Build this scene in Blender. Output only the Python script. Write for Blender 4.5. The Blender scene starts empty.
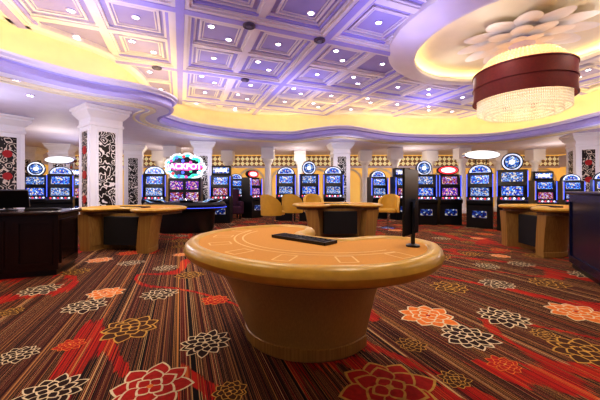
import bpy, math, random
from mathutils import Vector, Matrix
random.seed(7)
scene=bpy.context.scene
COL=scene.collection
PI=math.pi
# ---------------------------------------------------------------- materials
MATS={}
def new_mat(name):
    m=bpy.data.materials.new(name); m.use_nodes=True
    return m, m.node_tree, m.node_tree.nodes["Principled BSDF"]
def mat(name,col,rough=0.5,metal=0.0,em=None,es=0.0,noise=0.12,scale=8.0):
    if name in MATS: return MATS[name]
    m,nt,b=new_mat(name)
    b.inputs["Roughness"].default_value=rough
    b.inputs["Metallic"].default_value=metal
    tc=nt.nodes.new("ShaderNodeTexCoord")
    n=nt.nodes.new("ShaderNodeTexNoise"); n.inputs["Scale"].default_value=scale
    nt.links.new(tc.outputs["Object"],n.inputs["Vector"])
    r=nt.nodes.new("ShaderNodeValToRGB")
    a=[max(0,c*(1-noise)) for c in col[:3]]+[1]; c2=[min(1,c*(1+noise)) for c in col[:3]]+[1]
    r.color_ramp.elements[0].position=0.3; r.color_ramp.elements[1].position=0.7
    r.color_ramp.elements[0].color=a; r.color_ramp.elements[1].color=c2
    nt.links.new(n.outputs["Fac"],r.inputs["Fac"])
    nt.links.new(r.outputs["Color"],b.inputs["Base Color"])
    if em:
        b.inputs["Emission Color"].default_value=(*em,1)
        b.inputs["Emission Strength"].default_value=es
    MATS[name]=m
    return m
def mat_screen(name,ca,cb,strength=2.5,scale=9):
    if name in MATS: return MATS[name]
    m,nt,b=new_mat(name)
    b.inputs["Base Color"].default_value=(0.01,0.01,0.02,1); b.inputs["Roughness"].default_value=0.2
    tc=nt.nodes.new("ShaderNodeTexCoord")
    v=nt.nodes.new("ShaderNodeTexVoronoi"); v.inputs["Scale"].default_value=scale; v.distance='CHEBYCHEV'
    v.inputs["Randomness"].default_value=0.6
    nt.links.new(tc.outputs["Object"],v.inputs["Vector"])
    sep=nt.nodes.new("ShaderNodeSeparateColor"); nt.links.new(v.outputs["Color"],sep.inputs[0])
    r=nt.nodes.new("ShaderNodeValToRGB"); e=r.color_ramp.elements
    e[0].position=0.0; e[0].color=(*[c*0.12 for c in ca],1)
    e[1].position=1.0; e[1].color=(.8,.9,1,1)
    x=e.new(0.45); x.color=(*[c*.65 for c in ca],1)
    x=e.new(0.72); x.color=(*cb,1)
    x=e.new(0.9); x.color=(0.9,0.6,0.2,1)
    nt.links.new(sep.outputs[0],r.inputs["Fac"])
    nt.links.new(r.outputs["Color"],b.inputs["Emission Color"])
    b.inputs["Emission Strength"].default_value=strength
    MATS[name]=m; return m
def mat_wood(name,c1,c2,scale=60,rough=0.35):
    if name in MATS: return MATS[name]
    m,nt,b=new_mat(name); b.inputs["Roughness"].default_value=rough
    tc=nt.nodes.new("ShaderNodeTexCoord"); mp=nt.nodes.new("ShaderNodeMapping")
    mp.inputs["Scale"].default_value=(1,1,0.01)
    n=nt.nodes.new("ShaderNodeTexNoise"); n.inputs["Scale"].default_value=scale; n.inputs["Detail"].default_value=2
    nt.links.new(tc.outputs["Object"],mp.inputs["Vector"]); nt.links.new(mp.outputs["Vector"],n.inputs["Vector"])
    r=nt.nodes.new("ShaderNodeValToRGB"); r.color_ramp.elements[0].position=0.35; r.color_ramp.elements[1].position=0.65
    r.color_ramp.elements[0].color=(*c1,1); r.color_ramp.elements[1].color=(*c2,1)
    nt.links.new(n.outputs["Fac"],r.inputs["Fac"]); nt.links.new(r.outputs["Color"],b.inputs["Base Color"])
    MATS[name]=m; return m
def mat_scroll(name,bg,fg,scale=9):
    if name in MATS: return MATS[name]
    m,nt,b=new_mat(name); b.inputs["Roughness"].default_value=0.3
    tc=nt.nodes.new("ShaderNodeTexCoord")
    n=nt.nodes.new("ShaderNodeTexNoise"); n.inputs["Scale"].default_value=3.0
    nt.links.new(tc.outputs["Object"],n.inputs["Vector"])
    mx=nt.nodes.new("ShaderNodeVectorMath"); mx.operation='MULTIPLY_ADD'
    mx.inputs[1].default_value=(0.5,0.5,0.5)
    nt.links.new(n.outputs["Color"],mx.inputs[0]); nt.links.new(tc.outputs["Object"],mx.inputs[2])
    v=nt.nodes.new("ShaderNodeTexVoronoi"); v.inputs["Scale"].default_value=scale*0.55
    nt.links.new(mx.outputs[0],v.inputs["Vector"])
    s=nt.nodes.new("ShaderNodeMath"); s.operation='MULTIPLY'; s.inputs[1].default_value=22
    nt.links.new(v.outputs["Distance"],s.inputs[0])
    si=nt.nodes.new("ShaderNodeMath"); si.operation='SINE'; nt.links.new(s.outputs[0],si.inputs[0])
    g=nt.nodes.new("ShaderNodeMath"); g.operation='GREATER_THAN'; g.inputs[1].default_value=0.5
    nt.links.new(si.outputs[0],g.inputs[0])
    mm=nt.nodes.new("ShaderNodeMix"); mm.data_type='RGBA'
    nt.links.new(g.outputs[0],mm.inputs["Factor"])
    mm.inputs[6].default_value=(*bg,1); mm.inputs[7].default_value=(*fg,1)
    nt.links.new(mm.outputs[2],b.inputs["Base Color"])
    MATS[name]=m; return m
M_tan=mat("padded_tan_leather",(0.58,0.34,0.045),0.3,noise=0.06,scale=20)
M_felt=mat("peach_felt",(0.60,0.27,0.045),0.9,noise=0.05,scale=60)
M_feltline=mat("felt_print",(0.82,0.52,0.20),0.8,noise=0.02)
M_ribwood=mat_wood("smooth_light_wood",(0.36,0.225,0.07),(0.42,0.27,0.09),120)
M_midwood=mat_wood("ribbed_mid_wood",(0.27,0.14,0.035),(0.38,0.22,0.065),70)
M_brownwood=mat_wood("brown_wood",(0.10,0.045,0.02),(0.16,0.08,0.035),30)
M_darkwood=mat_wood("dark_cherry_wood",(0.010,0.004,0.003),(0.025,0.008,0.006),20,0.25)
M_black=mat("black_plastic",(0.008,0.008,0.010),0.3)
M_blackm=mat("black_matte",(0.006,0.006,0.008),0.7)
M_grey=mat("dark_grey_metal",(0.10,0.10,0.12),0.4,0.5)
M_chrome=mat("chrome",(0.6,0.6,0.65),0.2,1.0,noise=0.02)
M_gold=mat("gold",(0.85,0.55,0.18),0.25,1.0,noise=0.05)
M_white=mat("white_plaster",(0.76,0.73,0.96),0.6,noise=0.03,scale=3)
M_colw=mat("white_column_paint",(0.96,0.95,0.99),0.5,noise=0.01,scale=3)
M_lilac=mat("lilac_plaster",(0.46,0.42,0.88),0.65,noise=0.04,scale=2)
M_panel=mat("violet_lit_ceiling_panel",(0.46,0.42,0.72),0.7,noise=0.05,scale=2)  # violet light on the ceiling is put into the panel colour
M_beam=mat("beam_plaster",(0.86,0.82,0.82),0.6,noise=0.03,scale=2)
M_cream=mat("cream_plaster",(0.92,0.84,0.64),0.6,noise=0.04,scale=2)
M_wall=mat("warm_wall",(0.84,0.56,0.18),0.6,noise=0.08,scale=1.5,em=(1.0,0.56,0.14),es=0.42)  # emission brightens the wall itself; golden light put into the material
M_warm=mat("cove_glow",(1,0.9,0.6),0.5,em=(1.0,0.74,0.28),es=9.5)
M_lamp=mat("lamp_glow",(1,1,1),0.5,em=(1.0,0.93,0.88),es=14)
M_yellow=mat("yellow_leather",(0.62,0.36,0.05),0.4,noise=0.06)
M_purple=mat("maroon_velvet",(0.065,0.012,0.04),0.7)
M_burg=mat("burgundy_fabric",(0.15,0.008,0.012),0.6,noise=0.15,scale=20)
M_blueglow=mat("blue_light",(0.1,0.2,1),0.4,em=(0.07,0.12,1.0),es=1.5)
M_signwhite=mat("sign_white",(0.9,0.95,1),0.4,em=(0.85,0.93,1.0),es=1.1)
M_red=mat("red_light",(1,0.1,0.1),0.4,em=(0.9,0.03,0.06),es=0.8)
M_green=mat("green_light",(0.1,1,0.3),0.4,em=(0.03,0.55,0.35),es=0.8)
M_glass=mat("dark_display_glass",(0.02,0.03,0.06),0.08,noise=0.1)
M_navy=mat("navy_lacquer",(0.006,0.009,0.04),0.25)
# ---------------------------------------------------------------- geometry builder
class G:
    def __init__(s): s.v=[]; s.f=[]; s.m=[]; s.mats=[]
    def mi(s,m):
        if m not in s.mats: s.mats.append(m)
        return s.mats.index(m)
    def add(s,vs,fs,m,M=None):
        o=len(s.v); k=s.mi(m)
        for v in vs: s.v.append(tuple(M@Vector(v)) if M else tuple(v))
        for f in fs: s.f.append([i+o for i in f]); s.m.append(k)
    def box(s,x0,x1,y0,y1,z0,z1,m,M=None,bev=0.0):
        if bev<=0:
            vs=[(x0,y0,z0),(x1,y0,z0),(x1,y1,z0),(x0,y1,z0),(x0,y0,z1),(x1,y0,z1),(x1,y1,z1),(x0,y1,z1)]
            fs=[(0,3,2,1),(4,5,6,7),(0,1,5,4),(1,2,6,5),(2,3,7,6),(3,0,4,7)]
            s.add(vs,fs,m,M)
        else:
            b=bev
            out=[]
            for cx,cy,a0 in((x1-b,y1-b,0),(x0+b,y1-b,90),(x0+b,y0+b,180),(x1-b,y0+b,270)):
                for k in range(4):
                    a=math.radians(a0+k*30); out.append((cx+b*math.cos(a),cy+b*math.sin(a)))
            cx=(x0+x1)/2; cy=(y0+y1)/2
            def sh(q): 
                sx=((x1-x0)/2-q)/((x1-x0)/2); sy=((y1-y0)/2-q)/((y1-y0)/2)
                return [(cx+(p[0]-cx)*sx,cy+(p[1]-cy)*sy) for p in out]
            bb=min(b,(z1-z0)/2*0.95)
            s.loft([(sh(bb*0.6),z0),(sh(bb*.15),z0+bb*.3),(out,z0+bb),(out,z1-bb),(sh(bb*.15),z1-bb*.3),(sh(bb*0.6),z1)],m,M)
    def loft(s,rings,m,M=None,cap=True,closed=True):
        n=len(rings[0][0]); vs=[]
        for pts,z in rings:
            for p in pts: vs.append((p[0],p[1],z))
        fs=[]
        for r in range(len(rings)-1):
            for i in range(n if closed else n-1):
                j=(i+1)%n; fs.append((r*n+i,r*n+j,(r+1)*n+j,(r+1)*n+i))
        if cap:
            fs.append(tuple(reversed(range(n)))); fs.append(tuple(range((len(rings)-1)*n,len(rings)*n)))
        s.add(vs,fs,m,M)
    def prism(s,pts,z0,z1,m,M=None): s.loft([(pts,z0),(pts,z1)],m,M)
    def lathe(s,prof,m,n=32,c=(0,0),M=None,cap=True):
        s.loft([([(c[0]+r*math.cos(2*PI*i/n),c[1]+r*math.sin(2*PI*i/n)) for i in range(n)],z) for r,z in prof],m,M,cap)
    def tube(s,a,b,r,m,n=8):
        a=Vector(a);b=Vector(b);d=b-a
        q=d.to_track_quat('Z','Y').to_matrix().to_4x4(); Mx=Matrix.Translation(a)@q
        s.lathe([(r,0),(r,d.length)],m,n,M=Mx)
    def ell(s,c,rx,ry,rz,m,nu=16,nv=8,M=None):
        rings=[]
        for k in range(nv+1):
            t=-PI/2+PI*k/nv; cr=max(math.cos(t),0.02)
            rings.append(([(c[0]+rx*cr*math.cos(2*PI*i/nu),c[1]+ry*cr*math.sin(2*PI*i/nu)) for i in range(nu)],c[2]+rz*math.sin(t)))
        s.loft(rings,m,M)
    def make(s,name,parent=None,smooth=False,loc=(0,0,0),rz=0.0):
        me=bpy.data.meshes.new(name); me.from_pydata(s.v,[],s.f)
        for m in s.mats: me.materials.append(m)
        me.polygons.foreach_set("material_index",s.m)
        if smooth: me.polygons.foreach_set("use_smooth",[True]*len(s.f))
        me.update()
        if smooth:
            try: me.set_sharp_from_angle(angle=math.radians(40))
            except Exception: pass
        o=bpy.data.objects.new(name,me); COL.objects.link(o)
        o.location=loc; o.rotation_euler=(0,0,rz)
        if parent: o.parent=parent
        return o
def thing(name,label,cat,loc=(0,0,0),rz=0,group=None):
    e=bpy.data.objects.new(name,None); e.empty_display_size=0.1; COL.objects.link(e)
    e.location=loc; e.rotation_euler=(0,0,rz); e["label"]=label; e["category"]=cat
    if group: e["group"]=group
    return e
def tag(o,label,cat,group=None,kind=None):
    o["label"]=label; o["category"]=cat
    if group:o["group"]=group
    if kind:o["kind"]=kind
    return o
def dup(root,loc,rz=0,label=None,scale=None):
    kids=[o for o in COL.objects if o.parent==root]
    n=root.copy(); COL.objects.link(n); n.location=loc; n.rotation_euler=(0,0,rz)
    if scale: n.scale=scale
    if label: n["label"]=label
    for k in kids:
        c=k.copy(); COL.objects.link(c); c.parent=n
        for kk in [o for o in COL.objects if o.parent==k]:
            cc=kk.copy(); COL.objects.link(cc); cc.parent=c
    return n
def struct(o): o["kind"]="structure"; return o
def smooth_closed(P,n=6):
    out=[]; L=len(P)
    for i in range(L):
        p0,p1,p2,p3=[Vector(P[(i+k-1)%L]) for k in range(4)]
        for k in range(n):
            t=k/n
            q=0.5*((2*p1)+(-p0+p2)*t+(2*p0-5*p1+4*p2-p3)*t*t+(-p0+3*p1-3*p2+p3)*t**3)
            out.append((q.x,q.y))
    return out
def offset(P,d):
    out=[]; L=len(P)
    for i in range(L):
        a=Vector(P[i-1]); b=Vector(P[(i+1)%L]); t=(b-a).normalized(); nrm=Vector((-t.y,t.x))
        q=Vector(P[i])+nrm*d; out.append((q.x,q.y))
    return out
def area(P): return sum(P[i-1][0]*P[i][1]-P[i][0]*P[i-1][1] for i in range(len(P)))/2
def inside(P,x,y):
    c=False; j=len(P)-1
    for i in range(len(P)):
        xi,yi=P[i]; xj,yj=P[j]
        if (yi>y)!=(yj>y) and x<(xj-xi)*(y-yi)/(yj-yi)+xi: c=not c
        j=i
    return c
def W(px,d): return (px-300)/300*d
# ---------------------------------------------------------------- camera
cam=bpy.data.cameras.new("camera"); co=bpy.data.objects.new("camera",cam); COL.objects.link(co)
co.location=(0,0,1.2); co.rotation_euler=(PI/2,0,0); cam.lens=18; cam.sensor_width=36; cam.shift_y=-10/600
scene.camera=co
# ---------------------------------------------------------------- carpet floor
ANG=math.radians(21.8)
AX=Vector((-math.sin(ANG),math.cos(ANG))); BX=Vector((math.cos(ANG),math.sin(ANG)))
def carpet_mat():
    m,nt,b=new_mat("striped_carpet"); b.inputs["Roughness"].default_value=0.9
    b.inputs["Specular IOR Level"].default_value=0.2
    L=nt.links.new; N=nt.nodes.new
    tc=N("ShaderNodeTexCoord")
    d=N("ShaderNodeVectorMath"); d.operation='DOT_PRODUCT'; d.inputs[1].default_value=(BX.x,BX.y,0); L(tc.outputs["Object"],d.inputs[0])
    n1=N("ShaderNodeTexNoise"); n1.noise_dimensions='1D'; n1.inputs["Scale"].default_value=7; n1.inputs["Detail"].default_value=4; n1.inputs["Roughness"].default_value=0.8
    L(d.outputs["Value"],n1.inputs["W"])
    r=N("ShaderNodeValToRGB"); r.color_ramp.interpolation='CONSTANT'; e=r.color_ramp.elements
    cols=[(0,(0.30,0.06,0.02)),(0.33,(0.012,0.005,0.004)),(0.37,(0.50,0.22,0.06)),(0.384,(0.020,0.008,0.005)),(0.42,(0.15,0.045,0.02)),(0.44,(0.010,0.005,0.004)),(0.475,(0.40,0.18,0.06)),(0.489,(0.08,0.014,0.008)),(0.52,(0.008,0.004,0.003)),(0.56,(0.60,0.36,0.15)),(0.575,(0.16,0.02,0.012)),(0.61,(0.014,0.007,0.005)),(0.66,(0.50,0.18,0.05)),(0.678,(0.05,0.02,0.012))]
    e[0].color=(*cols[0][1],1); e[1].position=cols[1][0]; e[1].color=(*cols[1][1],1)
    for p,c in cols[2:]:
        x=e.new(p); x.color=(*c,1)
    L(n1.outputs["Fac"],r.inputs["Fac"])
    mp=N("ShaderNodeMapping"); mp.vector_type='TEXTURE'; mp.inputs["Rotation"].default_value=(0,0,ANG+.35); mp.inputs["Scale"].default_value=(1.0,2.6,1)
    L(tc.outputs["Object"],mp.inputs["Vector"])
    n2=N("ShaderNodeTexNoise"); n2.noise_dimensions='2D'; n2.inputs["Scale"].default_value=1.1; n2.inputs["Detail"].default_value=0; n2.inputs["Distortion"].default_value=0.8
    L(mp.outputs["Vector"],n2.inputs["Vector"])
    ma=N("ShaderNodeMath"); ma.operation='MULTIPLY_ADD'; ma.inputs[1].default_value=0.18; L(n1.outputs["Fac"],ma.inputs[0]); L(n2.outputs["Fac"],ma.inputs[2])
    sb=N("ShaderNodeMath"); sb.operation='SUBTRACT'; sb.inputs[1].default_value=0.09; L(ma.outputs[0],sb.inputs[0])
    r2=N("ShaderNodeValToRGB"); e=r2.color_ramp.elements; e[0].position=0.50; e[0].color=(0,0,0,1); e[1].position=0.505; e[1].color=(1,1,1,1)
    x=e.new(0.59); x.color=(1,1,1,1); x=e.new(0.595); x.color=(0,0,0,1)
    L(sb.outputs[0],r2.inputs["Fac"])
    r3=N("ShaderNodeValToRGB"); r3.color_ramp.interpolation='CONSTANT'; e=r3.color_ramp.elements; e[0].color=(0.44,0.012,0.008,1); e[1].position=0.36; e[1].color=(0.06,0.006,0.005,1)
    for p_,c_ in ((0.38,(0.52,0.035,0.010)),(0.43,(0.10,0.008,0.006)),(0.45,(0.38,0.010,0.008)),(0.49,(0.04,0.006,0.005)),(0.51,(0.50,0.02,0.010)),(0.55,(0.05,0.007,0.005)),(0.57,(0.60,0.14,0.03)),(0.59,(0.38,0.010,0.008)),(0.63,(0.10,0.008,0.006)),(0.65,(0.48,0.02,0.01))):
        x=e.new(p_); x.color=(*c_,1)
    L(n1.outputs["Fac"],r3.inputs["Fac"])
    mx=N("ShaderNodeMix"); mx.data_type='RGBA'; L(r2.outputs["Color"],mx.inputs["Factor"]); L(r.outputs["Color"],mx.inputs[6]); L(r3.outputs["Color"],mx.inputs[7])
    L(mx.outputs[2],b.inputs["Base Color"])
    return m
MC=carpet_mat()
C_cream=mat("carpet_cream",(0.68,0.54,0.33),0.9,noise=0.15,scale=40)
C_red=mat("carpet_red",(0.38,0.018,0.012),0.9,noise=0.2,scale=30)
C_orange=mat("carpet_orange",(0.68,0.18,0.03),0.9,noise=0.15,scale=30)
C_gold=mat("carpet_gold",(0.54,0.30,0.06),0.9,noise=0.2,scale=30)
C_dark=mat("carpet_dark",(0.03,0.012,0.008),0.9,noise=0.15,scale=30)
C_brown=mat("carpet_brown",(0.07,0.025,0.01),0.9,noise=0.15,scale=30)
for m_ in (C_cream,C_red,C_orange,C_gold,C_dark,C_brown): m_.node_tree.nodes["Principled BSDF"].inputs["Specular IOR Level"].default_value=0.2
g=G()
X0,X1,Y0,Y1=-14,16,-5,19
g.add([(X0,Y0,0),(X1,Y0,0),(X1,Y1,0),(X0,Y1,0)],[(0,1,2,3)],MC)
def flower(cx,cy,R,line,fill,core,rot=None,style=0):
    z=[0.001]
    rot=random.random()*6 if rot is None else rot
    def petal(a,r0,r1,w,mm,inset=0.0):
        pts=[]; n=8
        r0=r0+inset*0.8; r1=r1-inset*1.8; w=w-inset
        if w<=0 or r1<=r0: return
        for k in range(n+1):
            t=k/n; rr=r0+(r1-r0)*t; ww=w*math.sin(PI*min(1,t**0.85))**0.9 if 0<t<1 else (0 if t==1 else w*0.1)
            pts.append((rr,ww))
        poly=[(p[0],p[1]) for p in pts]+[(p[0],-p[1]) for p in reversed(pts[:-1])]
        ca,sa=math.cos(a),math.sin(a)
        g.add([(cx+ca*x-sa*y,cy+sa*x+ca*y,z[0]) for x,y in poly],[tuple(reversed(range(len(poly))))],mm); z[0]+=0.00012
    lw=R*0.04
    if style==0: LY=((9,0.35,1.0,0.26,0),(7,0.15,0.72,0.24,0.35),(4,0.04,0.42,0.18,0.1))
    elif style==1: LY=((8,0.32,1.0,0.29,0),(6,0.12,0.70,0.26,0.4),(4,0.03,0.40,0.18,0.2))
    else: LY=((11,0.40,1.0,0.20,0),(9,0.2,0.72,0.19,.25),(5,.05,.42,.15,.1))
    for cnt,r0,r1,w,ph in LY:
        for i in range(cnt):
            a=rot+ph+2*PI*i/cnt
            q=0.86+0.22*random.random()
            petal(a,R*r0,R*r1*q,R*w,line); petal(a,R*r0,R*r1*q,R*w,fill,lw)
    g.add([(cx+R*0.08*math.cos(t*PI/5),cy+R*0.08*math.sin(t*PI/5),z[0]) for t in range(10)],[tuple(range(10))],core)
K={'w':(C_cream,C_dark,C_cream),'r':(C_cream,C_red,C_orange),'o':(C_cream,C_orange,C_red),'g':(C_gold,C_brown,C_gold),'R':(C_gold,C_red,C_gold),'O':(C_orange,C_red,C_gold)}
KS={'w':2,'r':1,'o':0,'g':0,'R':1,'O':0}
FL=[(18,355,40,'w'),(50,393,66,'w'),(150,387,84,'r'),(130,328,58,'g'),(205,343,54,'w'),(85,306,44,'w'),(40,290,40,'w'),(105,293,36,'o'),(160,294,36,'w'),(131,263,25,'w'),(165,268,24,'w'),(100,260,25,'o'),(190,275,29,'g'),(215,300,30,'O'),(390,388,104,'R'),(428,316,58,'o'),(468,337,58,'w'),(503,317,52,'w'),(497,284,36,'w'),(576,312,54,'o'),(586,352,64,'g'),(450,287,38,'g'),(487,266,25,'w'),(520,264,25,'w'),(548,283,36,'g'),(470,254,22,'g'),(500,256,20,'o'),(75,272,28,'g'),(420,270,24,'R'),(12,270,28,'w'),(585,275,30,'w'),(60,256,20,'w'),
(70,345,28,'O'),(10,312,26,'g'),(412,345,30,'g'),(505,365,34,'O'),(545,335,28,'g'),(455,380,32,'g'),(230,392,40,'g')]
placed=[]
for px,py,w,k in FL:
    d=360/(py-190); x=W(px,d); R=w/2*d/300
    placed.append((x,d)); flower(x,d,R,*K[k],style=KS[k])
for i in range(-24,30):
    for j in range(-8,32):
        p=BX*(i*0.86)+AX*(j*0.76+0.38*(i%2)); x=p.x+random.uniform(-.12,.12); y=p.y+random.uniform(-.12,.12)
        if not(-11<x<13 and -2<y<15): continue
        if y>2 and abs(x/y)>1.3: continue
        if 1.5<y<3.6 and abs(x/y)<1.05: continue
        if any((x-a)**2+(y-b)**2<0.34 for a,b in placed): continue
        k=random.choice('wwwgogRgO'); flower(x,y,random.uniform(.15,.26),*K[k],style=KS[k])
fl=struct(g.make("floor"))
# ---------------------------------------------------------------- room shell
def lattice_mat():
    m,nt,b=new_mat("lattice_frieze"); L=nt.links.new; N=nt.nodes.new
    tc=N("ShaderNodeTexCoord"); mp=N("ShaderNodeMapping"); mp.inputs["Rotation"].default_value=(0,math.radians(45),0)
    L(tc.outputs["Object"],mp.inputs["Vector"])
    w=N("ShaderNodeTexChecker"); w.inputs["Scale"].default_value=5; w.inputs["Color1"].default_value=(0.90,0.74,0.42,1); w.inputs["Color2"].default_value=(0.20,0.11,0.05,1)
    L(mp.outputs["Vector"],w.inputs["Vector"]); L(w.outputs["Color"],b.inputs["Base Color"])
    L(w.outputs["Color"],b.inputs["Emission Color"]); b.inputs["Emission Strength"].default_value=0.4
    return m
M_lat=lattice_mat()
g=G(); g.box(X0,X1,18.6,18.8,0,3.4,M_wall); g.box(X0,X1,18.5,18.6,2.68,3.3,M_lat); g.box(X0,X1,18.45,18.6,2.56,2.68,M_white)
for k in range(15):
    cx=-13+k*2.0
    for t in range(12):
        a0=PI*t/12; a1=PI*(t+1)/12
        pts=[(cx+.72*math.cos(a0),1.7+.72*math.sin(a0)),(cx+.86*math.cos(a0),1.7+.86*math.sin(a0)),(cx+.86*math.cos(a1),1.7+.86*math.sin(a1)),(cx+.72*math.cos(a1),1.7+.72*math.sin(a1))]
        g.add([(x,18.5,z) for x,z in pts],[(0,1,2,3)],M_cream)
    for sx in(-1,1): g.box(cx+sx*.79-.07,cx+sx*.79+.07,18.5,18.6,0,1.7,M_cream)
struct(g.make("wall_back"))
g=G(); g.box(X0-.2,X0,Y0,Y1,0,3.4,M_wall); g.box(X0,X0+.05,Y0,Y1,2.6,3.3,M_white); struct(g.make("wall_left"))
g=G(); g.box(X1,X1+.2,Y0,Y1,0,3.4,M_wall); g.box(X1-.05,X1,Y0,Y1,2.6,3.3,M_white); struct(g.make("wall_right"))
CV=[(9.7,10.0),(9.5,11.6),(8.6,13.3),(6.5,13.7),(4.4,13.4),(3.0,12.6),(1.75,11.8),(0.6,12.3),(-0.4,13.0),(-2.4,12.5),(-3.9,11.3),(-4.5,9.9),(-4.3,9.1),(-3.7,8.5),(-3.55,7.9),(-3.9,7.25),(-4.7,6.6),(-5.4,5.6),(-5.8,4.4),(-6.2,1.5),(-6.2,-2),(-4,-3.8),(4,-4),(8.6,-3),(9.9,0.5),(9.9,4),(9.7,7.5)]
CV=smooth_closed(CV,5)
CU=[(10.7,10),(10.4,12.6),(9.0,14.4),(6,14.9),(3,14.2),(0.2,14.3),(-3,13.9),(-5.0,12.5),(-5.8,10.6),(-5.5,9.2),(-5.5,7.9),(-6.3,6.5),(-7.1,4.4),(-7.5,1.5),(-7.5,-2.6),(-4,-4.6),(4,-4.7),(9.4,-3.8),(10.9,.5),(11.0,4),(10.8,7.5)]
CU=smooth_closed(CU,6)
ZS=3.38
def ray_out(P):
    o=[]
    for (x,y) in P:
        cx,cy=1,5; dx,dy=x-cx,y-cy; t=1e9
        if dx>1e-6:t=min(t,(X1-cx)/dx)
        if dx<-1e-6:t=min(t,(X0-cx)/dx)
        if dy>1e-6:t=min(t,(Y1-cy)/dy)
        if dy<-1e-6:t=min(t,(Y0-cy)/dy)
        o.append((cx+dx*t,cy+dy*t))
    return o
g=G()
outer=ray_out(CV); n=len(CV)
g.add([(x,y,ZS) for x,y in CV]+[(x,y,ZS) for x,y in outer],[(i,(i+1)%n,n+(i+1)%n,n+i) for i in range(n)],M_white)
g.add([(x,y,ZS+.26) for x,y in CV]+[(x,y,ZS+.26) for x,y in outer],[(i,(i+1)%n,n+(i+1)%n,n+i) for i in range(n)],M_cream)
for a,b in((-0.35,-0.5),(-0.62,-0.68)):
    A=offset(CV,a);B=offset(CV,b)
    g.loft([(A,ZS),(A,ZS-0.03),(B,ZS-0.03),(B,ZS)],M_cream,cap=False)
struct(g.make("trim_1"))
g=G()
prof=[(-.02,ZS),(.04,ZS-.03),(.08,ZS),(.10,ZS+.05),(.05,ZS+.08),(.05,ZS+.19),(.10,ZS+.21)]
g.loft([(offset(CV,o),z) for o,z in prof],M_lilac,cap=False)
prof=[(.10,ZS+.21),(.14,ZS+.22),(.14,ZS+.25),(.18,ZS+.27),(.2,ZS+.29),(.2,ZS+.33),(.12,ZS+.33),(.10,ZS+.26)]
g.loft([(offset(CV,o),z) for o,z in prof],M_white,cap=False)
g.loft([(CU,ZS+.26),(CU,4.30),(offset(CU,.06),4.55),(offset(CU,.2),4.7),(offset(CU,.4),4.76)],M_cream,cap=False)
struct(g.make("trim_2",smooth=True))
g=G(); g.loft([(offset(CV,-.06),ZS+.28),(offset(CV,-.06),ZS+.31),(offset(CV,-.2),ZS+.31),(offset(CV,-.2),ZS+.28)],M_warm,cap=False)
o=g.make("cove_light_strip"); tag(o,"warm glowing LED strip hidden in the ceiling cove","light strip")
# ceiling
ZC=4.8; CH=(5.1,6.9)
g=G(); g.box(X0,X1,Y0,Y1,ZC,ZC+.1,M_panel); struct(g.make("ceiling"))
g=G()
IN=offset(CU,0.5)
S=3.1
def ok(p): return inside(IN,p.x,p.y) and (p-Vector(CH)).length>2.85
def beams(D,E,step,w,z0,off=0.0,mm=M_beam,main=True):
    for k in range(-9,11):
        run=None; t=-20.0
        while t<=24:
            p=E*(k*step+off)+D*t
            o=ok(p)
            if o and run is None: run=t
            if (not o or t>=24) and run is not None:
                if t-run>0.5:
                    M=Matrix.Translation((*(E*(k*step+off)+D*((run+t)/2)),0))@Matrix.Rotation(math.atan2(D.y,D.x),4,'Z')
                    h=(t-run)/2
                    g.box(-h,h,-w/2,w/2,z0,ZC-0.001,mm,M)
                    if main:
                        g.box(-h,h,-w/2-.06,w/2+.06,z0+.04,ZC-0.001,mm,M)
                        g.box(-h,h,-w/2-.12,w/2+.12,z0+.08,ZC-0.001,M_lilac,M)
                        g.box(-h,h,-w/2-.17,w/2+.17,z0+.12,ZC-0.001,mm,M)
                        g.box(-h,h,-w/2+.08,w/2-.08,z0-.012,z0,M_lilac,M)
                    else:
                        g.box(-h,h,-w/2-.05,w/2+.05,z0+.03,ZC-0.001,mm,M)
                run=None
            t+=0.1
beams(AX,BX,S,.32,4.64); beams(BX,AX,S,.32,4.645)
beams(AX,BX,S,.15,4.72,S/2,main=False); beams(BX,AX,S,.15,4.725,S/2,main=False)
cells=[]
for i in range(-14,16):
    for j in range(-12,16):
        c=BX*((i+.5)*S/2)+AX*((j+.5)*S/2)
        c=c+BX*(.08 if i%2==0 else -.08)+AX*(.08 if j%2==0 else -.08)
        if ok(c):
            cells.append((i,j,c))
            M=Matrix.Translation((c.x,c.y,0))@Matrix.Rotation(ANG,4,'Z')
            full=all(ok(c+BX*a*.45+AX*b*.45) for a in(-1,1) for b in(-1,1))
            if not full: continue
            for r,w,z in((.46,.05,4.765),(.38,.025,4.78)):
                for sx in(-1,1):
                    g.box(min(sx*r,sx*(r-w)),max(sx*r,sx*(r-w)),-r,r,z,ZC-.001,M_beam,M); g.box(-r,r,min(sx*r,sx*(r-w)),max(sx*r,sx*(r-w)),z+.002,ZC-.001,M_beam,M)
A=offset(CU,.38);B=offset(CU,.66)
g.loft([(A,ZC),(A,4.70),(offset(CU,.44),4.64),(offset(CU,.60),4.64),(B,4.70),(B,ZC)],M_beam,cap=False)
struct(g.make("trim_3"))
g=G(); g.lathe([(2.95,ZC),(2.95,4.66),(2.85,4.60),(2.7,4.56),(2.5,4.54),(2.42,4.50),(2.34,4.50),(2.3,4.52),(2.3,4.62),(2.37,4.62),(2.37,4.58),(2.65,4.58),(2.66,4.78)],M_beam,72,CH,cap=False)
struct(g.make("trim_4",smooth=True))
g=G(); g.lathe([(2.45,4.585),(2.45,4.605),(2.55,4.605),(2.55,4.585)],mat("ring_glow",(1,.9,.6),.5,em=(1.0,0.76,0.28),es=9),64,CH,cap=False)
tag(g.make("cove_light_ring"),"warm glowing LED ring inside the round ceiling recess","light strip")
g=G(); g.lathe([(2.64,4.79),(.1,4.79)],M_cream,64,CH,cap=False); struct(g.make("trim_5"))
md=thing("ceiling_medallion","white plaster lotus rosette on the ceiling above the chandelier","ceiling medallion",(CH[0],CH[1],ZC-.012))
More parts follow.
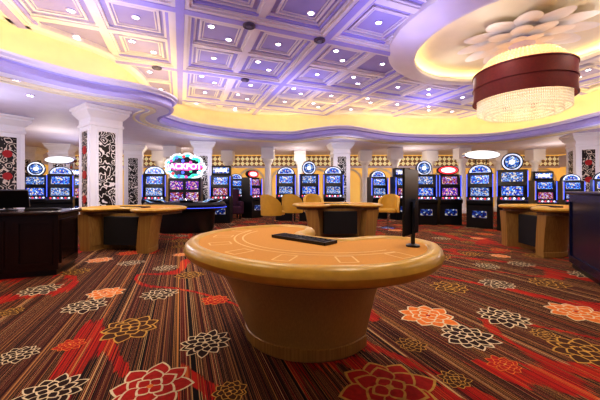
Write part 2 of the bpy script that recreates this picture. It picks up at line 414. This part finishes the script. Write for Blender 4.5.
M_pet=mat("petal_plaster",(0.96,0.93,0.90),0.6,noise=0.02)
for lay,(cnt,R,w,z,ph) in enumerate(((12,1.34,.27,-.08,0),(10,.95,.22,-.17,.3),(8,.58,.16,-.25,0))):
    for i in range(cnt):
        g=G(); a=ph+2*PI*i/cnt; M=Matrix.Rotation(a,4,'Z')@Matrix.Translation((R*.55,0,z))@Matrix.Rotation(math.radians(7),4,'Y')
        g.ell((0,0,0),R*.44,w,.022,M_pet,18,6,M); g.make("petal",md,True)
g=G(); g.lathe([(.26,0),(.26,-.26),(.15,-.32),(.04,-.34)],M_white,24); g.make("boss",md,True)
# chandelier
ch=thing("chandelier","burgundy drum chandelier with gold crown and hanging crystal strands","chandelier",(CH[0],CH[1],2.94))
ch.scale=(.88,.88,.88)
M_cr=mat("crystal",(0.88,0.80,0.70),0.2,em=(1.0,0.76,0.5),es=0.32,noise=0.2,scale=30)
M_goldglow=mat("gold_crown_beads",(0.85,0.62,0.3),0.3,0.2,em=(1.0,0.70,0.34),es=0.65)
g=G(); g.tube((0,0,1.35),(0,0,1.80),.03,M_gold); g.lathe([(.05,1.35),(.12,1.5),(.05,1.55)],M_gold,16); g.make("rod",ch,True)
g=G(); g.lathe([(1.08,.36),(1.1,.36),(1.1,1.10),(1.08,1.10),(1.08,.36)],M_burg,64,cap=False)
for zz in(.36,.72,1.08): g.lathe([(1.1,zz),(1.12,zz),(1.12,zz+.03),(1.1,zz+.03)],M_burg,64,cap=False)
g.make("drum_shade",ch,True)
g=G(); g.lathe([(1.02,.5),(1.02,.53),(.2,.53),(.2,.5),(1.02,.5)],mat("diffuser",(1,.95,.85),.5,em=(1,.80,.54),es=1.1),48,cap=False); g.make("diffuser",ch)
g=G(); g.lathe([(.3,1.40),(.9,1.14)],M_gold,32); 
for R,z,zz in((.94,1.08,1.22),(.86,1.2,1.33),(.76,1.30,1.44)):
    g.lathe([(R,z),(R,zz),(R-.03,zz),(R-.03,z),(R,z)],M_goldglow,60,cap=False)
    for i in range(64):
        a=i*2*PI/64; g.ell((R*math.cos(a),R*math.sin(a),zz),.038,.038,.038,M_goldglow,6,4)
g.make("gold_crown",ch)
g=G()
for R,z0,cnt in((1.0,.06,140),(.84,-.03,110),(.66,-.07,80)):
    for i in range(cnt):
        a=i*2*PI/cnt; x,y=R*math.cos(a),R*math.sin(a)
        for k in range(7):
            za=z0+(0.5-z0)*k/7; g.lathe([(.005,za),(.018,za+.025),(.015,za+.05),(.005,za+.07)],M_cr,5,(x,y))
o=g.make("crystal_strands",ch); o["kind"]="stuff"
# downlights + vents
def mk_dl():
    e=thing("downlight","small round recessed ceiling downlight, lit","ceiling light",(0,0,0),group="ceiling downlights")
    g=G(); g.lathe([(.085,.0),(.085,-.02),(.06,-.022),(.06,0)],M_white,18,cap=False); g.make("trim_ring",e)
    g=G(); g.lathe([(.062,-.004),(.06,-.012)],M_lamp,16); g.make("lens",e)
    return e
dl=mk_dl(); first=True
for i,j,c in cells:
    pts=[(0,0)] if (i+j)%2 else [(.22,.22),(-.22,-.22)]
    for a_,b_ in pts:
        p=c+BX*a_+AX*b_
        if p.y<0 or abs(p.x)>p.y*1.1+.5 or not ok(p): continue
        if first: dl.location=(p.x,p.y,ZC); first=False
        else: dup(dl,(p.x,p.y,ZC))
for px,py in((40,150),(255,160),(420,160),(30,95),(110,118),(480,150),(15,80)):
    d=300*(ZS-1.2)/(190-py)
    if d<17 and not inside(CV,W(px,d),d): dup(dl,(W(px,d),d,ZS))
g=G(); g.lathe([(.13,0),(.13,-.03),(.10,-.04),(.10,-.02),(.07,-.02),(.07,-.04),(.03,-.04)],mat("vent_grey",(.13,.11,.18),.5),24)
v0=tag(g.make("ceiling_speaker",smooth=True),"round dark grey ceiling speaker grille","speaker","ceiling speakers")
vp=[(390,4),(252,18),(308,52),(155,57),(240,88)]
f=True
for px,py in vp:
    d=300*(4.64-1.2)/(190-py)
    p=Vector((W(px,d),d)); a=round(p.dot(AX)/S)*S; b=p.dot(BX); q=BX*b+AX*a
    if not ok(q): continue
    if f: v0.location=(q.x,q.y,4.633); f=False
    else:
        c=v0.copy(); COL.objects.link(c); c.location=(q.x,q.y,4.633)
# ---------------------------------------------------------------- columns
M_scr=mat_scroll("scroll_black",(0.006,0.004,0.006),(0.92,0.89,0.86),8)
M_scr2=mat_scroll("scroll_red",(0.008,0.004,0.006),(0.74,0.66,0.56),7)
M_redp=mat("red_medallion",(0.46,0.01,0.015),0.4)
def column(x,y,rz,w=.84,red=True):
    e=thing("column","white square column with black floral scroll panels and stepped capital","column",(x,y,0),rz,"casino columns")
    h=w/2; g=G(); g.box(-h*.86,h*.86,-h*.86,h*.86,.35,2.9,M_colw)
    for sx in(-1,1):
        for sy in(-1,1):
            g.box(sx*h*.8-.05,sx*h*.8+.05,sy*h*.8-.05,sy*h*.8+.05,.35,2.9,M_colw)
    g.make("shaft",e)
    g=G(); g.box(-h*1.05,h*1.05,-h*1.05,h*1.05,0,.28,M_brownwood); g.box(-h*.96,h*.96,-h*.96,h*.96,.28,.36,M_colw); g.make("plinth",e)
    g=G()
    sq=lambda r:[(-r,-r),(r,-r),(r,r),(-r,r)]
    g.loft([(sq(h*.9),2.86),(sq(h*.98),2.88),(sq(h*.98),2.94),(sq(h*.92),2.96),(sq(h*.92),3.08),(sq(h*1.05),3.14),(sq(h*1.22),3.24),(sq(h*1.22),3.29),(sq(h*1.32),3.32),(sq(h*1.32),3.375)],M_colw)
    g.make("capital",e)
    for k in range(4):
        M=Matrix.Rotation(k*PI/2,4,'Z')
        g=G(); g.box(-h*.50,h*.50,-h*.875-.012,-h*.86,.5,2.74,M_scr if k%2==0 else M_scr2,M)
        for zc in(.95,1.6,2.25):
            if red and k%2: g.lathe([(h*.26,-.02),(h*.26,.02)],M_redp,20,M=M@Matrix.Translation((0,-h*.875-.012,zc))@Matrix.Rotation(PI/2,4,'X'))
        for sx in(-1,1): g.box(sx*h*.53-.02,sx*h*.53+.02,-h*.87-.03,-h*.86,.48,2.76,M_colw,M)
        g.box(-h*.56,h*.56,-h*.87-.03,-h*.86,2.74,2.78,M_colw,M); g.box(-h*.56,h*.56,-h*.87-.03,-h*.86,.46,.5,M_colw,M)
        g.make("scroll_panel",e)
    return e
for px,d,rz in((101,8.2,.95),(3,8.9,-.55),(134,14.8,.4),(203,13.9,.3),(340,14.2,.1),(583,11.8,-.35-PI/2),(62,14.5,.3),(30,15.5,.3)):
    column(W(px,d),d,rz)
e=thing("round_column","slim round cream column standing before the back wall","column",(0,0,0),0,"slim back columns")
g=G(); g.lathe([(.26,0),(.26,.2),(.2,.25),(.18,.3),(.16,2.5),(.2,2.6),(.28,2.7),(.28,2.8)],M_colw,16); g.make("shaft",e,True)
g=G(); g.box(-.32,.32,-.32,.32,2.8,3.37,M_colw); g.make("impost",e)
for k,(px,d) in enumerate(((160,16.8),(228,16.8),(268,15.6),(300,16.8),(395,15.6),(462,15.6),(535,16.2),(498,16.8),(365,16.8),(430,16.8),(172,15.0))):
    if k==0: e.location=(W(px,d),d,0)
    else: dup(e,(W(px,d),d,0))
# ---------------------------------------------------------------- gaming tables
half=[(0.13,-.40),(.23,-.32),(.29,-.14),(.42,.03),(.66,.09),(.92,-.06),(1.06,-.45),(1.03,-.86),(.85,-1.17),(.55,-1.39),(.2,-1.49)]
OUT=[(x,y) for x,y in half]; OUT=OUT+[(-x,y) for x,y in reversed(half)]
OUT=smooth_closed(OUT,7)
if area(OUT)<0: OUT=OUT[::-1]
def gaming_table(loc,rz,label,detail=True,h=.8,sc=1.0,base=M_ribwood,bo=(0,0),bs_=1.0,tp=.90,rim=.056,fo=(0,0),ts=1.12):
    e=thing("gaming_table",label,"gaming table",loc,rz); e.scale=(sc,sc,h/.8)
    g=G(); g.prism(offset(OUT,.05),.745,.80,M_felt); g.make("felt_top",e)
    g=G(); rings=[]
    for k in range(13):
        t=2*PI*k/12
        rings.append((offset(OUT,.065-.065*math.cos(t)),.818-rim+rim*math.sin(t)))
    g.loft(rings,M_tan,cap=False); g.make("padded_rim",e,True)
    g=G(); g.prism(offset(OUT,.10),.69,.745,M_brownwood); g.make("apron",e)
    def bs(s,q=0.0):
        s*=bs_
        P=[]
        for k in range(25):
            t=PI+PI*k/24; P.append((s*.74*math.cos(t),-.12+s*.70*math.sin(t)))
        P+= [(s*.74,-.02),(s*.50,-.02),(s*.46,-.3),(0,-.42),(-s*.46,-.3),(-s*.50,-.02),(-s*.74,-.02)]
        return [(x+bo[0]+fo[0]*q,y+bo[1]+fo[1]*q) for x,y in P]
    t1=tp+(ts-tp)*.42
    g=G(); g.loft([(bs(tp,1),.09),(bs(t1,.55),.40),(bs(ts),.69)],base); g.make("pedestal",e,True)
    g=G(); g.loft([(bs(tp,1),0),(bs(tp+.012,1),.01),(bs(tp+.012,1),.085),(bs(tp,1),.09)],M_midwood); g.make("kick_plinth",e)
    g=G(); g.box(-.38+bo[0],.38+bo[0],-.34+bo[1],-.20+bo[1],.1,.64,M_blackm); g.make("recess_shade_block",e)  # black block painting the shade inside the open dealer side
    t=G(); t.box(-.29,.29,-.70,-.54,.80,.808,M_black)
    for i in range(12):
        x=-.28+i*.05; t.box(x,x+.010,-.69,-.55,.808,.82,M_grey)
    for sy in(-.70,-.55): t.box(-.30,.30,sy,sy+.010,.80,.822,M_black)
    for sx in(-.30,.29): t.box(sx,sx+.010,-.70,-.54,.80,.822,M_black)
    t.make("chip_tray",e)
    if detail:
        g=G()
        def strip(P,w,z):
            vs=[];fs=[]
            for i,p in enumerate(P):
                a=Vector(P[max(i-1,0)]);b=Vector(P[min(i+1,len(P)-1)]);tt=(b-a).normalized();nn=Vector((-tt.y,tt.x))*w/2
                vs+=[(p[0]+nn.x,p[1]+nn.y,z),(p[0]-nn.x,p[1]-nn.y,z)]
            for i in range(len(P)-1): fs.append((2*i,2*i+2,2*i+3,2*i+1))
            g.add(vs,fs,M_feltline)
        for r in(.70,.77): strip([(r*1.05*math.cos(PI+PI*.08+PI*.84*k/30),-.35+r*math.sin(PI+PI*.08+PI*.84*k/30)) for k in range(31)],.014,.8015)
        for k in range(7):
            a=PI+PI*(.1+.8*k/6); c=(.90*math.cos(a),-.34+.92*math.sin(a)); u=(math.cos(a),math.sin(a)); v=(-u[1],u[0])
            q=[(c[0]+u[0]*sx*.08+v[0]*sy*.055,c[1]+u[1]*sx*.08+v[1]*sy*.055) for sx,sy in((-1,-1),(1,-1),(1,1),(-1,1),(-1,-1))]
            for s in range(4): strip([q[s],q[s+1]],.012,.8015)
        g.make("betting_layout",e)
    return e
TH=.82
gaming_table((.40,2.68,0),math.radians(-43),"half-moon card table, tan padded rim, peach felt, wood pedestal",bo=(-.28,-.23),sc=.90,tp=.80,h=TH,fo=(.06,.02),ts=1.18)
gaming_table((-3.6,5.75,0),math.radians(170),"card table with tan rim and dark open dealer side",h=.83,base=M_midwood,rim=.036,tp=1.0)
gaming_table((1.04,7.25,0),math.radians(186),"card table with tan rim among yellow chairs",h=.83,sc=1.1,base=M_midwood,rim=.036,tp=1.0)
gaming_table((4.35,5.95,0),math.radians(84),"card table with wood pedestal beside the navy counter",h=.87,sc=.88,base=M_midwood,rim=.036,tp=1.0)
e=thing("table_display","thin black display panel on a post on the card table","display",(.76,2.02,TH),math.radians(231))
g=G(); g.lathe([(.045,0),(.045,.012),(.02,.02)],M_black,20); g.make("base",e,True)
g=G(); g.tube((0,0,.01),(0,0,.3),.014,M_black,10); g.make("post",e)
g=G(); g.box(-.14,.14,-.022,-.006,.08,.52,M_black,bev=.004); g.make("screen_housing",e)
g=G(); g.box(-.125,.125,-.025,-.022,.10,.50,M_glass); g.make("screen",e)
g=G(); g.box(-.012,.012,-.02,.02,.26,.32,M_chrome); g.make("bracket",e)
# ---------------------------------------------------------------- chairs
def chair():
    e=thing("casino_chair","yellow leather armchair stool with rounded back on chrome pedestal","chair",(0,0,0),0,"yellow table chairs")
    g=G(); g.box(-.26,.26,-.25,.25,.50,.62,M_yellow,bev=.05); g.make("seat",e,True)
    g=G()
    outr=[];inr=[]
    N=14
    for k in range(N+1):
        t=PI*(-.05)+PI*1.1*k/N; outr.append((.33*math.cos(t),.05+.28*math.sin(t))); inr.append((.25*math.cos(t),.05+.20*math.sin(t)))
    ring=outr+inr[::-1]
    def zt(k): return .74+.34*math.sin(PI*k/N)**.7 if 0<k<N else .74
    vs=[];n=len(ring)
    for p in ring: vs.append((p[0],p[1],.50))
    for idx,p in enumerate(ring):
        k=idx if idx<=N else (2*N+1-idx); vs.append((p[0]*1.04,p[1]*1.06,zt(k)))
    fs=[(i,(i+1)%n,n+(i+1)%n,n+i) for i in range(n)]
    for k in range(N): fs.append((n+k,n+k+1,n+2*N-k,n+2*N+1-k))
    g.add(vs,fs,M_yellow); g.make("backrest",e,True)
    g=G(); g.lathe([(.03,.05),(.03,.5)],M_chrome,12); g.make("post",e,True)
    g=G(); g.lathe([(.24,0),(.24,.02),(.05,.06)],M_chrome,24); g.make("foot_base",e,True)
    return e
c0=chair(); c0.location=(W(273,8.4),8.4,0); c0.rotation_euler=(0,0,2.5)
for px,d,r in((293,9.4,2.8),(314,9.7,.2),(388,9.4,-.6)):
    dup(c0,(W(px,d),d,0),r)
pc=thing("lounge_chair","high-backed maroon velvet chair near the slot machines","chair",(W(231,12.7),12.7,0),.4)
g=G(); g.box(-.38,.38,-.35,.35,.2,.52,M_purple,bev=.06); g.make("seat",pc,True)
g=G(); g.box(-.40,.40,.22,.40,.2,1.25,M_purple,bev=.08); g.make("backrest",pc,True)
for sx in(-.4,.4):
    g=G(); g.box(sx-.08,sx+.08,-.33,.3,.2,.72,M_purple,bev=.05); g.make("armrest",pc,True)
for sx in(-.32,.32):
    for sy in(-.28,.3):
        g=G(); g.box(sx-.03,sx+.03,sy-.03,sy+.03,0,.2,M_black); g.make("leg",pc)
# ---------------------------------------------------------------- desks
def desk(x0,x1,y0,y1,h,loc,rz,m,label,name="service_counter"):
    e=thing(name,label,"counter",loc,rz)
    g=G(); g.box(x0,x1,y0,y1,.08,h-.05,m); g.make("body",e)
    g=G(); g.box(x0+.03,x1-.03,y0+.03,y1-.03,0,.08,M_black); g.make("kick_plinth",e)
    g=G(); g.box(x0-.05,x1+.05,y0-.05,y1+.05,h-.05,h,m,bev=.02); g.make("countertop",e)
    nP=max(1,int((x1-x0)/.5)); w=(x1-x0)/nP
    for i in range(nP):
        g=G(); a=x0+i*w+.06;b=x0+(i+1)*w-.06
        for q in((a,b,.16,.2),(a,b,h-.16,h-.12),(a,a+.04,.2,h-.16),(b-.04,b,.2,h-.16)): g.box(q[0],q[1],y0-.02,y0,q[2],q[3],m)
        g.make("front_panel",e)
    for xs in((x0-.02,x0),(x1,x1+.02)):
        g=G(); a=y0+.06;b=y1-.06
        for q in((a,b,.16,.2),(a,b,h-.16,h-.12),(a,a+.04,.2,h-.16),(b-.04,b,.2,h-.16)): g.box(xs[0],xs[1],q[0],q[1],q[2],q[3],m)
        g.make("side_panel",e)
    return e
desk(-1.6,0,0,.8,.90,(-3.40,4.22,0),.36,M_darkwood,"dark cherry wood pit desk with panelled sides")
desk(0,1.3,0,1.3,1.18,(3.62,3.55,0),-.48,M_navy,"glossy navy-black counter with panelled side")
e=thing("monitor","black computer monitor on the dark desk","monitor",(-4.25,4.35,.90),.5)
g=G(); g.lathe([(.12,0),(.12,.015),(.03,.03)],M_black,20); g.make("base",e,True)
g=G(); g.tube((0,0,.02),(0,0,.12),.02,M_black); g.make("post",e)
g=G(); g.box(-.26,.26,-.02,.03,.05,.32,M_black,Matrix.Rotation(.35,4,'X'),bev=.01); g.make("screen_housing",e)
e=thing("keyboard","slim black keyboard lying on the dark desk","keyboard",(-3.78,4.42,.90),.4)
g=G(); g.box(-.2,.2,-.08,.08,0,.03,M_black,bev=.01); g.make("body",e)
g=G(); 
for r in range(4):
    for c in range(12): g.box(-.185+c*.031,-.185+c*.031+.025,-.065+r*.033,-.065+r*.033+.026,.03,.036,M_blackm)
g.make("keys",e)["kind"]="stuff"
# ---------------------------------------------------------------- electronic roulette
et=thing("electronic_roulette_table","black oval electronic gaming table with blue-lit player screens","gaming table",(W(184,8.6),8.7,0),.1)
ov=lambda a,b:[(a*math.cos(2*PI*i/40),b*math.sin(2*PI*i/40)) for i in range(40)]
g=G(); g.loft([(ov(.75,.45),0),(ov(.8,.5),.1),(ov(.85,.52),.6)],M_black); g.make("base",et,True)
g=G(); g.loft([(ov(.9,.55),.6),(ov(1.12,.72),.68),(ov(1.16,.75),.78),(ov(1.1,.7),.86),(ov(.95,.58),.84),(ov(.6,.38),.80)],M_black); g.make("rim",et,True)
g=G(); g.lathe([(.34,.80),(.36,.86),(.3,.9),(.12,.86),(.05,.96)],M_chrome,32); g.make("wheel",et,True)
g=G(); g.loft([(ov(1.17,.76),.70),(ov(1.175,.765),.715)],M_blueglow,cap=False); g.make("light_strip",et)
for k in range(8):
    a=2*PI*k/8+.2; M=Matrix.Translation((1.0*math.cos(a),.62*math.sin(a),.87))@Matrix.Rotation(a+PI/2,4,'Z')@Matrix.Rotation(-.5,4,'X')
    g=G(); g.box(-.17,.17,-.1,.1,-.01,.01,M_black,M); g.box(-.15,.15,-.085,.085,.01,.013,mat_screen("player_screen",(.05,.2,.9),(.2,.7,.9),.9,30),M); g.make("player_screen",et)
# ---------------------------------------------------------------- slot machines
SC=[mat_screen("reels_blue",(.02,.09,1.0),(.08,.42,1.0),1.1,30),mat_screen("reels_cyan",(.02,.14,.8),(.25,.55,1.0),.95,34),mat_screen("reels_red",(.6,.03,.08),(.15,.2,.9),1.0,30),mat_screen("reels_violet",(.14,.05,.8),(.7,.12,.5),1.0,30)]
M_belly=mat_screen("belly_art",(.01,.05,.5),(.05,.2,.7),.45,20)
M_pale=mat("pale_topper",(.8,.85,1),.4,em=(.50,.65,1.0),es=.8)
def slot(kind,label,topper):
    s0,s1=[(0,1),(1,0),(2,0),(3,2)][kind]
    e=thing("slot_machine",label,"slot machine",(0,0,0),0,"slot machines")
    def sideprism(P,hw,m,gg):
        n=len(P); vs=[(-hw,y,z) for y,z in P]+[(hw,y,z) for y,z in P]
        fs=[tuple(range(n)),tuple(reversed(range(n,2*n)))]+[(i,i+n,(i+1)%n+n,(i+1)%n) for i in range(n)]
        gg.add(vs,fs,m)
    g=G(); sideprism([(-.26,0),(.34,0),(.34,1.75),(-.06,1.75),(-.16,1.3),(-.12,.98),(-.34,.86),(-.34,.78),(-.26,.72)],.36,M_black,g); g.make("cabinet",e)
    for sx in(-1,1):
        g=G(); M=Matrix.Translation((sx*.355,0,0)); g.box(-.012,.012,-.20,-.14,.95,1.72,M_chrome,M); g.box(-.010,.010,-.222,-.2,.98,1.7,M_blueglow,M); g.make("side_light",e)
    g=G(); g.box(-.20,.20,-.275,-.26,.32,.54,M_belly); g.make("belly_glass",e)
    g=G(); M=Matrix.Translation((0,-.155,1.13))@Matrix.Rotation(-.08,4,'X'); g.box(-.25,.25,-.02,.0,-.12,.14,SC[s0],M); g.box(-.28,.28,-.012,.01,-.16,.17,M_black,M); g.make("main_screen",e)
    g=G(); M=Matrix.Translation((0,-.12,1.53))@Matrix.Rotation(-.2,4,'X'); g.box(-.25,.25,-.02,.0,-.13,.14,SC[s1],M); g.box(-.28,.28,-.012,.01,-.16,.17,M_black,M); g.make("top_screen",e)
    g=G(); M=Matrix.Translation((0,-.23,.925))@Matrix.Rotation(.5,4,'X'); g.box(-.31,.31,-.11,.1,-.01,.01,M_chrome,M)
    for k in range(6): g.lathe([(.026,.01),(.026,.03),(.02,.035)],M_signwhite if k%2 else M_red,10,(-.25+k*.1,-.02),M)
    g.make("button_deck",e)
    g=G()
    if topper=='round':
        M=Matrix.Translation((0,.05,1.97))@Matrix.Rotation(PI/2,4,'X'); g.lathe([(.27,-.06),(.27,.06)],M_black,32,M=M); g.lathe([(.24,.06),(.24,.065)],M_pale,32,M=M); g.lathe([(.20,.065),(.20,.068)],M_navy,32,M=M); g.lathe([(.17,.068),(.17,.07)],SC[s1],32,M=M); g.lathe([(.07,.07),(.07,.074)],M_signwhite,24,M=M)
    elif topper=='arch':
        P=[(.34*math.cos(PI*k/16),.28*math.sin(PI*k/16)) for k in range(17)]; M=Matrix.Translation((0,.05,1.75))@Matrix.Rotation(PI/2,4,'X')
        g.prism(P,-.08,.08,M_black,M); P2=[(x*.88,y*.84+.015) for x,y in P]; g.prism(P2,.08,.085,M_pale,M); P3=[(x*.7,y*.7+.025) for x,y in P]; g.prism(P3,.085,.088,SC[s1],M)
    elif topper=='oval':
        M=Matrix.Translation((0,.05,1.9))@Matrix.Rotation(PI/2,4,'X')
        E=lambda a,b:[(a*math.cos(2*PI*i/32),b*math.sin(2*PI*i/32)) for i in range(32)]
        g.loft([(E(.36,.17),-.07),(E(.36,.17),.07)],M_black,M); g.loft([(E(.33,.14),.07),(E(.33,.14),.075)],M_red,M); g.loft([(E(.24,.09),.075),(E(.24,.09),.08)],M_signwhite,M)
    else:
        g.box(-.35,.35,-.05,.15,1.75,2.1,M_black,bev=.03); g.box(-.29,.29,-.056,-.05,1.82,2.03,SC[s1]); g.box(-.2,.2,-.06,-.056,1.87,1.98,M_signwhite)
    g.make("topper",e)
    return e
labs=["black slot machine with blue screens and rounded topper","black slot machine with cyan glowing screens and arched topper","black slot machine with red and blue reels, boxy lit topper","black slot machine with violet screens and red oval topper"]
P=[(36,10.9,.55,0,1),(61,10.5,.55,1,1),(253,13.2,1.0,3,1),(286,12.0,0,1,1.05),(309,11.9,0,0,1.05),(333,11.8,0,1,1.05),(378,12.8,.15,1,1),(402,12.3,.15,2,1),(424,10.6,-.1,0,1.0),(448,10.6,-.1,3,1.0),(480,9.7,-.6,1,1.0),(512,8.9,-.6,0,1.03),(543,10.4,-.2,2,.88),(571,10.9,-.25,1,.88),(606,9.4,-.6,1,.88),(80,12.6,.5,2,1),(10,12.2,.6,3,1),(236,15.2,.3,1,1)]
tops=['round','arch','box','oval']
pr={}
for px,d,rz,k,s in P:
    if k not in pr:
        o=slot(k,labs[k],tops[k]); o.location=(W(px,d),d,0); o.rotation_euler=(0,0,rz); o.scale=(s,s,s); pr[k]=o
    else: o=dup(pr[k],(W(px,d),d,0),rz,scale=(s,s,s))
# feature machine
fm=thing("feature_slot_machine","wide slot machine with multicolour lettered jackpot sign","slot machine",(W(185,10.2),10.2,0),.2)
g=G(); g.box(-.52,.52,-.1,.6,0,1.6,M_black,bev=.03); g.make("cabinet",fm)
for sx in(-.25,.25):
    for z0,z1,mm in((1.22,1.5,SC[3]),(.82,1.12,SC[2]),(.2,.6,SC[0])):
        g=G(); g.box(sx-.20,sx+.20,-.125,-.1,z0,z1,mm); g.make("screen",fm)
R90=Matrix.Rotation(PI/2,4,'X')
el=lambda a,b,n=40,p=0:[((a+p*math.cos(9*2*PI*i/n))*math.cos(2*PI*i/n),(b+p*math.cos(9*2*PI*i/n))*math.sin(2*PI*i/n)) for i in range(n)]
ZT=1.99
M=Matrix.Translation((0,.1,ZT))@R90
M_teal=mat("teal_light",(.1,.8,.9),.4,em=(.05,.50,.55),es=.9)
M_mag=mat("magenta_light",(.8,.1,.6),.4,em=(.70,.10,.30),es=.85)
g=G(); g.loft([(el(.64,.46,90,.03),-.1),(el(.64,.46,90,.03),.1)],M_signwhite,M); g.loft([(el(.59,.41,90,.03),.1),(el(.58,.40,90,.03),.11)],M_teal,M)
g.loft([(el(.50,.31,90,.03),.11),(el(.49,.30,90,.03),.12)],M_navy,M)
for k in range(14):
    a=2*PI*k/14+.3; g.lathe([(.055,.11),(.045,.13)],(M_mag,M_green,M_signwhite,M_red,M_blueglow)[k%5],16,(.53*math.cos(a),.345*math.sin(a)),M)
for k in range(7):
    a=2*PI*k/7; g.lathe([(.05,.12),(.04,.135)],(M_green,M_mag,M_blueglow)[k%3],16,(.30*math.cos(a),.20*math.sin(a)),M)
g.loft([(el(.59,.13,60,.01),.135),(el(.57,.12,60,.01),.147)],M_mag,M); g.make("sign_panel",fm)
g=G()
for k in range(24):
    a=2*PI*k/24; g.ell((.635*math.cos(a),-.02,ZT+.45*math.sin(a)),.028,.028,.028,M_signwhite,8,5)
g.make("sign_bulb",fm,True)["kind"]="stuff"
tx=bpy.data.curves.new("sign_text","FONT"); tx.body="JACKPOT"; tx.size=.26; tx.extrude=.01; tx.align_x='CENTER'; tx.align_y='CENTER'; tx.offset=.006
to=bpy.data.objects.new("sign_text",tx); COL.objects.link(to)
bpy.context.view_layer.update()
me=bpy.data.meshes.new_from_object(to.evaluated_get(bpy.context.evaluated_depsgraph_get()))
bpy.data.objects.remove(to); me.materials.clear(); me.materials.append(M_signwhite)
to=bpy.data.objects.new("sign_lettering",me); COL.objects.link(to); to.parent=fm; to.location=(0,-.06,ZT); to.rotation_euler=(PI/2,0,0)
dup(pr[1],(W(185,10.2)-1.12,10.4,0),.3); dup(pr[2],(W(185,10.2)+1.0,11.1,0),.05)
def oval(px,py,d,wpx,label,zb):
    z=1.2+(190-py)*d/300; w=wpx*d/600
    e=thing("oval_sign",label,"sign",(W(px,d),d,zb),0,"oval lit signs")
    M=Matrix.Translation((0,0,z-zb))@R90; g=G()
    E=lambda w,q:[(w*math.cos(2*PI*i/32),w*q*math.sin(2*PI*i/32)) for i in range(32)]
    g.loft([(E(w,.24),-.1),(E(w,.24),.1)],M_signwhite,M); g.make("lit_panel",e)
    g=G(); g.loft([(E(w*1.05,.27),-.07),(E(w*1.05,.27),.07)],M_chrome,M); g.make("frame",e)
    g=G()
    for sx in(-.3,.3): g.tube((sx*w,0,0),(sx*w,0,z-zb),.02,M_black,6)
    g.make("stand",e)
oval(481,155,9.75,34,"white glowing oval sign above the slot machines",2.03)
oval(61,160,10.6,28,"white glowing oval sign above the corner slot machines",2.04)
# ---------------------------------------------------------------- lights
def area_l(loc,size,power,col,rot=(0,0,0),sy=None):
    l=bpy.data.lights.new("area_light","AREA"); l.energy=power; l.color=col; l.size=size
    if sy: l.shape='RECTANGLE'; l.size_y=sy
    o=bpy.data.objects.new("area_light",l); COL.objects.link(o); o.location=loc; o.rotation_euler=rot; return o
def point_l(loc,power,col,r=.2):
    l=bpy.data.lights.new("point_light","POINT"); l.energy=power; l.color=col; l.shadow_soft_size=r
    o=bpy.data.objects.new("point_light",l); COL.objects.link(o); o.location=loc; return o
for x,y in((-2.5,2),(1,1.5),(-1,4.5),(2.2,4.2),(6.5,3),(-2,8),(1.5,8.5),(5,10.8),(8.6,8),(-4.3,4)):
    area_l((x,y,4.56),.4,42,(1.0,.87,.68))
for x,y in((-9,6),(-9,11),(-6.6,15.5),(0,15.7),(6,15.7),(12,14),(12.5,8)):  # added warm fill under the soffit, no fixtures here
    point_l((x,y,2.4),44,(1.0,.86,.66),.25)
for x,y,p in((-4.4,6.0,62),(-7.0,6.4,56),(9.6,9.4,50),(1.9,12.2,38),(-3.8,12.0,40),(-9.5,12.8,38)):  # added fill lights that brighten the columns, no fixtures here
    point_l((x,y,2.2),p,(.84,.82,1.0),.15)
for x,y in((-3.5,5),(0,10),(5,11.5),(-2.5,9.5),(0,3),(4,1),(8.5,6),(2,6)):  # added violet uplights that tint the ceiling, no fixtures here
    area_l((x,y,3.4),1.0,23,(.48,.44,1.0),(PI,0,0))
point_l((CH[0],CH[1],3.62),26,(1,.78,.5),.3)
for a in range(4):  # added lights around the chandelier top to brighten the medallion
    point_l((CH[0]+1.5*math.cos(a*PI/2+.6),CH[1]+1.5*math.sin(a*PI/2+.6),4.1),9,(1,.94,.9),.1)
w=bpy.data.worlds.new("world"); scene.world=w; w.use_nodes=True
w.node_tree.nodes["Background"].inputs[0].default_value=(.7,.7,.95,1); w.node_tree.nodes["Background"].inputs[1].default_value=.2
scene.view_settings.view_transform='Standard'
try: scene.view_settings.look='Medium High Contrast'
except Exception as ex: print(ex)
scene.view_settings.exposure=0.0
